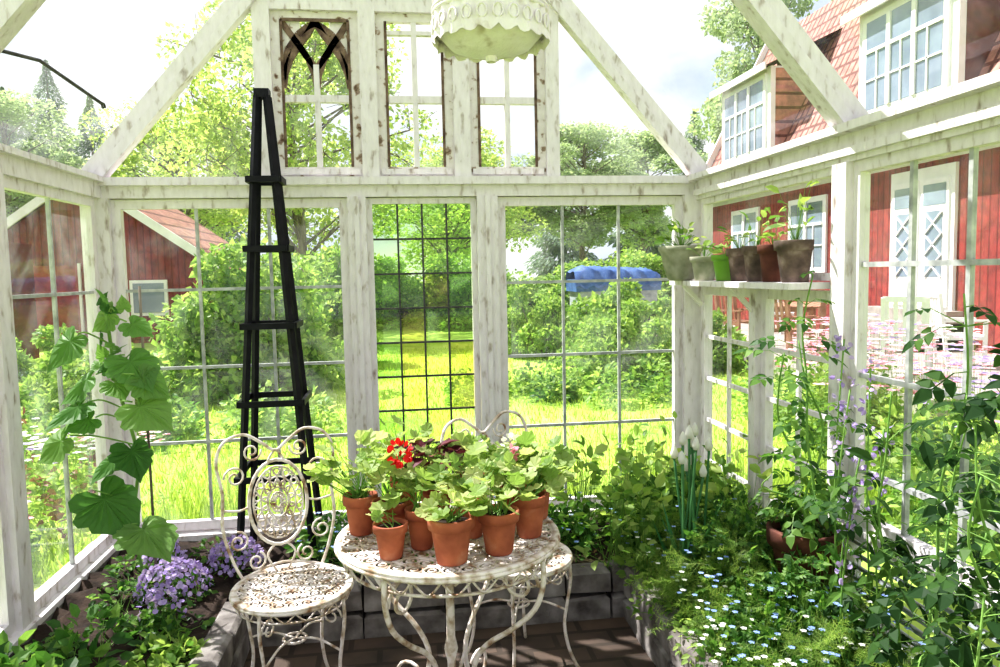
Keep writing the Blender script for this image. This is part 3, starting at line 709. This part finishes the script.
def vine(mb,base,top,n,L,mat='tom',T=T_pinn,sr=.006,spread=.1):
    b=np.array(base);t=np.array(top);k=5
    pts=[tuple(b+(t-b)*i/k+np.array([rng.normal()*.025,rng.normal()*.025,0])*(i>0)) for i in range(k+1)]
    S=smooth(pts,5);mb.tube(S,[sr*(1-.6*i/(len(S)-1)) for i in range(len(S))],'stem',6)
    idx=rng.integers(2,len(S),n);P=np.array(S)[idx]
    a=rng.uniform(0,6.28,n);D=np.stack([np.cos(a),np.sin(a),rng.uniform(-.3,.6,n)],1);ln=rng.uniform(.3,1,n)*spread
    Q=P+D*ln[:,None];mb.strips(P,Q,.0022,'stem')
    l=L*jit(n,.6,1.2);D2=D.copy();D2[:,2]-=.5
    mb.leaves(Q,D2,np.array([0,-.2,.8])+uv(n)*.4,l,l,T,mat)
m=MB();pot(m,(0,0,0),.13,.27,'oldterra')
for i in range(3): vine(m,(rng.uniform(-.04,.04),rng.uniform(-.04,.04),.24),(rng.uniform(-.10,.04),rng.uniform(-.1,.1),rng.uniform(.85,1.22)),20,.11,'herb',T=T_pinn2,spread=.09)
for i in range(3): vine(m,(0,0,.24),(rng.uniform(-.2,.1),rng.uniform(-.1,.2),.46),12,.10,'herb',T=T_pinn2,spread=.08)
m.done('potted_tomato_plant',(1.44,2.50,.31),clamp=True)
m=MB();m.lathe([(0,0),(.1,0),(.11,.11),(.1,.12),(0,.12)],(1.44,2.50,.188),'stone',14);m.done('stone_pedestal')
for i,(x,y,zt) in enumerate(((1.42,1.80,1.45),(1.34,1.55,1.15),(1.50,2.02,1.15),(1.26,1.42,.80),(1.46,1.62,1.40),(1.20,1.55,.62))):
    m=MB()
    vine(m,(0,0,-.02),(rng.uniform(-.06,.04),rng.uniform(-.05,.05),zt-.19),24,.11,'tom',T=T_pinn2,spread=.11)
    vine(m,(0,0,.02),(rng.uniform(-.15,.1),rng.uniform(-.15,.1),(zt-.19)*.7),16,.11,'tom',T=T_pinn2,spread=.10)
    n=12;P=np.stack([rng.uniform(-.12,.12,n),rng.uniform(-.12,.12,n),rng.uniform(.1,zt-.3,n)],1)
    m.leaves(P,uv(n)-[0,0,.4],np.array([0,-.3,.7])+uv(n)*.4,.085,.045,T_oval,'tom');m.strips(P*[.15,.15,1]-[0,0,.04],P,.002,'stem')
    m.done('tomato_plant',(x,y,.19),clamp=True)
# purple flower spikes among the right-hand plants
m=MB()
for x,y,zt in((1.50,2.35,1.28),(1.46,2.28,1.12),(1.52,2.2,1.2),(1.40,2.15,.95),(1.50,2.12,1.02),(1.34,2.05,.80)):
    S=smooth([(x,y,.18),(x-.03,y+.01,zt*.6),(x+rng.uniform(-.04,.03),y,zt)],6);m.tube(S,.003,'stem',5)
    top=np.array(S[-5:]);k=36;ii=rng.integers(0,5,k);dd=uv(k)
    m.leaves(top[ii]+dd*.018,dd,uv(k),.022,.018,T_oval,'purple')
    k=10;ii=rng.integers(3,len(S)-5,k);m.leaves(np.array(S)[ii],uv(k),np.array([0,-.3,.8])+uv(k)*.3,.08,.03,T_oval,'herb')
m.done('purple_salvia',clamp=True)

# ------------------------------------------------------------ outside: trees & bushes
t1=tree('deciduous_tree',9.5,3.8,3.8,15000,.155,'tree',56,blob=1.0)
t1.location=(-2.6,21,0)
inst(t1,'deciduous_tree.001',(1.8,27,0),2,(1,1,.74));inst(t1,'deciduous_tree.002',(-8.5,32,0),4,(1.1,1.1,.95))
t2=tree('birch_tree',13,3.2,5,24000,.19,'treefar',60);t2.location=(14.2,28,0)
inst(t2,'birch_tree.001',(18.5,27,0),1.3,(1,1,1.05));inst(t2,'birch_tree.002',(9.5,38,0),2.5,(1.2,1.2,.72));inst(t2,'birch_tree.003',(4,40,0),.5,(1.3,1.3,.62))
inst(t2,'birch_tree.004',(14,42,0),4,(1.2,1.2,.75));inst(t2,'birch_tree.005',(-24,40,0),5,(1.3,1.3,.85));inst(t2,'birch_tree.006',(-16,34,0),3,(1.1,1.1,.75))
cf=conifer('spruce_tree',12,3.2,9000,'conifer');cf.location=(-17,46,0)
for i,(x,y,s_) in enumerate(((-20,48,1.2),(-22,47,1.05),(-14,49,.9),(-11,50,.9),(-24.5,49,1.2),(17,52,.9),(12,54,.95),(22,54,1.1))): inst(cf,'spruce_tree.%03d'%(i+1),(x,y,0),i,(s_,s_,s_))
def bush(name,r,h,n,L,mat,T=T_dia,k=26):
    mb=MB();d=uv(k);d[:,2]=np.abs(d[:,2]);C=d*[r*.75,r*.75,h*.75]*(rng.uniform(.5,1,k)[:,None])
    mb.strips(np.zeros((k,3)),C,.02,'bark');blobs(mb,C,rng.uniform(.2,.35,k)*r,n,L,T,mat);return mb.done(name)
b1=bush('garden_shrub',1.1,1.6,9000,.085,'bush');b1.location=(3.2,10.6,-.05)
b2=bush('lilac_bush',1.6,2.9,12000,.12,'bush',k=36);b2.location=(-2.2,11,-.05)
k=0
for x,y,s_,z_ in((4.6,11.5,1,1),(2.6,14,.9,1.2),(3.9,13.2,1.2,1.25),(-3.4,8.6,.8,.85),(-4.6,9.8,1,.9),(-6,11,1.1,1),(4.0,6.2,.45,.5)):
    k+=1;inst(b1,'garden_shrub.%03d'%k,(x,y,-.05),k*1.3,(s_,s_,z_))
k=0
for x,y,s_,z_ in((-1.6,14,.9,1.05),(-.2,23,1.3,1.05),(2.0,22,1.3,1.05),(4.6,21.5,1.3,.9),(7,22,1.3,1.0),(8.4,24,1.3,1.1),(-2.9,23.5,1.3,1.2),(-11,29.5,1.4,1.2),(-14.5,22,1.4,1.1),(-16,17,1.4,1),(10.5,25,1.4,1.3)):
    k+=1;inst(b2,'lilac_bush.%03d'%k,(x,y,-.05),k*1.7,(s_,s_,z_))
m=MB()
for i in range(70):
    y=rng.uniform(3.2,9.5);x=-rng.uniform(1.85,3.2)-.22*(y-3);s_=rng.uniform(.7,1.3)
    clump(m,(x,y,-.08),(.25*s_,.25*s_,.5*s_),90,.07,T_oval,random.choice(['bush','herb','herblight','bush','darkred']),stems=.1)
m.done('garden_border_plants')
m=MB()
for i in range(26):
    x=rng.uniform(-3.2,-1.8);y=rng.uniform(3.2,6);flowers(m,x-.15,x+.15,y-.15,y+.15,.3,.5,16,random.choice(['whitep','pink','purple']),.03)
m.done('border_flowers')
m=MB()
for i in range(60):
    y=rng.uniform(1.6,8);x=rng.uniform(2.1,3.3)+.2*y;s_=rng.uniform(.7,1.3)
    clump(m,(x,y,-.08),(.28*s_,.28*s_,.7*s_),100,.08,T_oval,random.choice(['bush','herb','herblight','bush']),stems=.1)
m.done('garden_border_plants.001')
m=MB()
for i in range(60):
    y=rng.uniform(2.2,7);x=rng.uniform(2.2,3.2)+.2*y;flowers(m,x-.2,x+.2,y-.2,y+.2,.6,1.05,12,random.choice(['whitep','pink','purple','purple','pink']),.05)
m.done('border_flowers.001')
m=MB()
for cx,cy,rx,k in((-2.1,8.0,1.3,30),(1.5,9.6,.8,14),(2.6,9.0,.8,14)):
    for i in range(k):
        s_=rng.uniform(.6,1.2);clump(m,(cx+rng.uniform(-rx,rx),cy+rng.uniform(-.5,.5),-.08),(.25*s_,.25*s_,.42*s_),80,.09,T_oval,random.choice(['bush','herb','herblight','bush']),stems=.1)
m.done('perennial_bed')
m=MB();n=9000;yy=rng.uniform(4.3,5.1,n)**1.0;xx=rng.uniform(-1.6,3.2,n)
hgt=rng.uniform(.08,.30,n)*(1+.5*np.sin(xx*4)*np.cos(yy*5));m.leaves(np.stack([xx,yy,np.full(n,-.09)],1),np.array([0,0,1])+uv(n)*.3,uv(n),hgt,.011,T_blade,'grass');m.done('tall_grass')

# ------------------------------------------------------------ house
h=MB();FX=9.0
h.box(FX,FX+6,3,21,-.1,3.6,'redwood')
h.add([(FX-.35,2.7,3.45),(FX-.35,21.3,3.45),(FX+2.1,21.3,8.2),(FX+2.1,2.7,8.2)],np.array([[0,1,2,3]]),'tile')
h.add([(FX+2.1,2.7,8.2),(FX+2.1,21.3,8.2),(FX+4,21.3,8.9),(FX+4,2.7,8.9)],np.array([[0,1,2,3]]),'tile')
h.add([(FX,21,3.6),(FX+2.1,21,8.15),(FX+6,21,8.8),(FX+6,21,3.6)],np.array([[0,1,2,3]]),'redwood')
h.beam((FX-.4,21.3,3.45),(FX+2.1,21.3,8.25),.08,.25,'whitewood');h.beam((FX-.38,2.7,3.42),(FX-.38,21.3,3.42),.1,.18,'whitewood')
h.box(FX-.03,FX,3,21,3.25,3.42,'whitewood');h.box(FX-.04,FX+.1,20.85,21.03,0,3.4,'whitewood')
def hwin(x,y0,y1,z0,z1,nc):
    h.box(x-.05,x+.02,y0-.12,y1+.12,z0-.12,z1+.12,'whitewood');
    h.add([(x-.055,y0,z0),(x-.055,y1,z0),(x-.055,y1,z1),(x-.055,y0,z1)],np.array([[0,1,2,3]]),'darkglass')
    for i in range(1,nc):
        y=y0+(y1-y0)*i/nc;h.box(x-.09,x-.05,y-.05,y+.05,z0,z1,'whitewood')
    zz=z0+(z1-z0)*.66
    h.box(x-.085,x-.05,y0,y1,zz-.03,zz+.03,'whitewood')
    for i in range(nc):
        y=y0+(y1-y0)*(i+.5)/nc;h.box(x-.08,x-.05,y-.015,y+.015,z0,zz,'whitewood')
    h.box(x-.08,x-.05,y0,y1,z0+(zz-z0)*.5-.015,z0+(zz-z0)*.5+.015,'whitewood')
for y0,y1 in((11.35,13.35),(17.4,19.5),(5.4,7.4)):
    xf=FX-.15
    h.box(xf,FX+2,y0-.3,y1+.3,3.7,6.25,'whitewood')
    h.box(xf+.12,FX+2,y0-.31,y1+.31,3.7,6.2,'tile')
    hwin(xf,y0,y1,4.4,6.0,3)
    h.add([(xf-.25,y0-.5,6.2),(xf-.25,y1+.5,6.2),(FX+2.4,y1+.5,7.5),(FX+2.4,y0-.5,7.5)],np.array([[0,1,2,3]]),'tile')
    h.box(xf-.27,xf-.22,y0-.5,y1+.5,6.12,6.28,'whitewood')
for y0,y1 in((15,16.3),(18,19.3),(7.6,8.9)): hwin(FX,y0,y1,1.5,2.9,2)
h.box(FX-.06,FX,11.15,12.75,.75,3.15,'whitewood')
for y0 in(11.25,12.0):
    h.box(FX-.09,FX-.05,y0,y0+.66,.8,2.95,'whitewood')
    h.add([(FX-.095,y0+.13,1.3),(FX-.095,y0+.53,1.3),(FX-.095,y0+.53,2.4),(FX-.095,y0+.13,2.4)],np.array([[0,1,2,3]]),'darkglass')
    for z in(1.3,1.66,2.02): 
        h.beam((FX-.11,y0+.13,z),(FX-.11,y0+.53,z+.36),.02,.022,'whitewood',(1,0,0));h.beam((FX-.11,y0+.53,z),(FX-.11,y0+.13,z+.36),.02,.022,'whitewood',(1,0,0))
    h.add([(FX-.095,y0+.06,2.5),(FX-.095,y0+.6,2.5),(FX-.095,y0+.6,2.85),(FX-.095,y0+.06,2.85)],np.array([[0,1,2,3]]),'darkglass')
for i in range(4): h.box(FX-.35-.3*i,FX-.05,10.9,13.1,-.1,.75-.2*i,'deck')
h.done('red_house')
d=MB();d.box(5.4,9,7,19,-.1,.12,'deck');d.done('terrace')
def gchair(mat):
    mb=MB()
    for x in(-.24,.24):
        mb.beam((x,-.22,0),(x,-.22,.62),.045,.045,mat);mb.beam((x,.22,0),(x,.34,1.0),.045,.045,mat);mb.beam((x,-.26,.63),(x,.27,.63),.06,.03,mat)
        mb.beam((x,-.22,.40),(x,.25,.40),.04,.05,mat)
    for i in range(6): mb.beam((-.25,-.2+i*.08,.43),(.25,-.2+i*.08,.43),.06,.02,mat)
    for i in range(5): mb.beam((-.2+i*.1,.25,.45),(-.2+i*.1,.33,.97),.05,.018,mat,(0,1,0))
    mb.beam((-.24,.34,.98),(.24,.34,.98),.03,.07,mat)
    return mb
gc=gchair('teak').done('garden_chair',(6.1,12.9,.12),.4)
inst(gc,'garden_chair.001',(7.1,11.4,.12),2.6);inst(gc,'garden_chair.002',(7.6,13.3,.12),-.8);inst(gc,'garden_chair.003',(6.0,10.9,.12),1.9)
gw=gchair('whitewood').done('garden_armchair',(7.6,9.3,.12),1.2);inst(gw,'garden_armchair.001',(8.0,14.9,.12),1.8);inst(gw,'garden_armchair.002',(6.3,8.6,.12),2.4)
mb=MB()
for i in range(8): mb.beam((-.8,-.4+i*.11,.73),(.8,-.4+i*.11,.73),.1,.025,'teak')
for x in(-.7,.7):
    for y in(-.33,.3): mb.beam((x,y,0),(x,y,.72),.06,.06,'teak')
    mb.beam((x,-.35,.68),(x,.32,.68),.04,.07,'teak')
mb.done('garden_table',(6.9,12.3,.12),.9)
# barn
b=MB();cx=-7.7;hw=3.0;y=20
b.add([(cx-hw,y,-.1),(cx+hw,y,-.1),(cx+hw,y,1.95),(cx,y,4.0),(cx-hw,y,1.95)],np.array([[0,1,2,3,4]]),'redwoodx')
b.box(cx-hw,cx+hw,y+.02,y+7,-.1,1.95,'redwoodx')
for s_ in(-1,1):
    b.add([(cx+s_*(hw+.3),y-.3,1.75),(cx,y-.3,4.1),(cx,y+7,4.1),(cx+s_*(hw+.3),y+7,1.75)],np.array([[0,1,2,3]]),'tile')
    b.beam((cx+s_*(hw+.3),y-.32,1.75),(cx,y-.32,4.08),.06,.2,'whitewood',(0,0,1))
b.box(cx+1,cx+1.9,y-.06,y,.6,1.5,'whitewood');b.box(cx+1.08,cx+1.82,y-.08,y-.06,.68,1.42,'darkglass')
b.box(cx-1.4,cx-.2,y-.05,y,-.1,1.9,'redwood');b.box(cx-1.46,cx-1.4,y-.06,y,-.1,1.95,'whitewood');b.box(cx-.2,cx-.14,y-.06,y,-.1,1.95,'whitewood')
b.done('red_barn')
b=MB();cx=-9.3;hw=1.7;y=13
b.box(cx-hw,cx+hw,y,y+4,-.1,2.3,'redwoodx')
b.add([(cx-hw-.3,y-.4,2.2),(cx+hw+.3,y-.4,2.2),(cx+hw+.3,y+2,3.3),(cx-hw-.3,y+2,3.3)],np.array([[0,1,2,3]]),'slat')
b.box(cx+hw-.1,cx+hw+.02,y-.03,y+.1,-.1,2.3,'whitewood');b.box(cx+.6,cx+1.2,y-.05,y,1.0,1.7,'whitewood');b.box(cx+.66,cx+1.14,y-.07,y-.05,1.06,1.64,'darkglass')
b.done('garden_shed')
v=MB();x0,x1,y=4.3,6.5,18
nx,ny=24,8;g=[]
for j in range(ny+1):
    for i in range(nx+1):
        u=i/nx;q=j/ny;e=min(1,u*8,(1-u)*8);zz=1.30+.34*math.sin(math.pi*q)**.35*(.6+.4*e)*(1-.35*u)+.04*math.sin(u*34+q*9)
        g.append((x0+(x1-x0)*u,y+1.2*q,zz if 0<j<ny else 1.1+.05*math.sin(u*40)))
v.add(g,np.array([[j*(nx+1)+i,j*(nx+1)+i+1,(j+1)*(nx+1)+i+1,(j+1)*(nx+1)+i] for j in range(ny) for i in range(nx)]),'tarp',True)
v.box(x0+.02,x1-.02,y+.03,y+1.17,1.0,1.30,'tarp');v.box(x0+.1,x1-.1,y+.08,y+1.12,.5,1.05,'slat')
for xx in(x0+.6,x1-.6):
    v.beam((xx,y+.0,.25),(xx,y+.16,.25),.5,.5,'rubber');v.tube([(xx,y+.05,.25),(xx,y+.15,.25)],.33,'rubber',16)
v.done('tarp_covered_trailer')

# ------------------------------------------------------------ light
wd=bpy.data.worlds.new('sky');sc.world=wd;wd.use_nodes=True;nt=wd.node_tree;nt.nodes.clear()
out=N(nt,'ShaderNodeOutputWorld');bg=N(nt,'ShaderNodeBackground');bg.inputs[1].default_value=1.05
tc=N(nt,'ShaderNodeTexCoord');mp_=N(nt,'ShaderNodeMapping');mp_.inputs['Scale'].default_value=(1,1,2.2);nt.links.new(tc.outputs['Generated'],mp_.inputs[0])
nz=N(nt,'ShaderNodeTexNoise',Scale=2.6,Detail=8,Distortion=.4);nt.links.new(mp_.outputs[0],nz.inputs['Vector'])
nt.links.new(ramp(nt,nz.outputs[0],[(.34,(.52,.64,.86)),(.45,(.80,.86,.95)),(.54,(1,1,1))]),bg.inputs[0]);nt.links.new(bg.outputs[0],out.inputs[0])
sl=bpy.data.lights.new('sun','SUN');sl.energy=9.5;sl.angle=.009;sl.color=(1,.97,.94)
so=bpy.data.objects.new('sun',sl);sc.collection.objects.link(so);so.rotation_euler=Vector((.55,-.5,-1)).to_track_quat('-Z','Y').to_euler();so.location=(-5,8,12)
# ------------------------------------------------------------ camera
cd=bpy.data.cameras.new('camera');cd.lens=27;cd.sensor_width=36;cd.clip_end=500
co=bpy.data.objects.new('camera',cd);sc.collection.objects.link(co)
co.matrix_world=Matrix.Translation((0,0,1.53))@Matrix.Rotation(math.radians(-7.6),4,'Z')@Matrix.Rotation(math.radians(90-4.7),4,'X')@Matrix.Rotation(math.radians(-1.15),4,'Z')
sc.camera=co
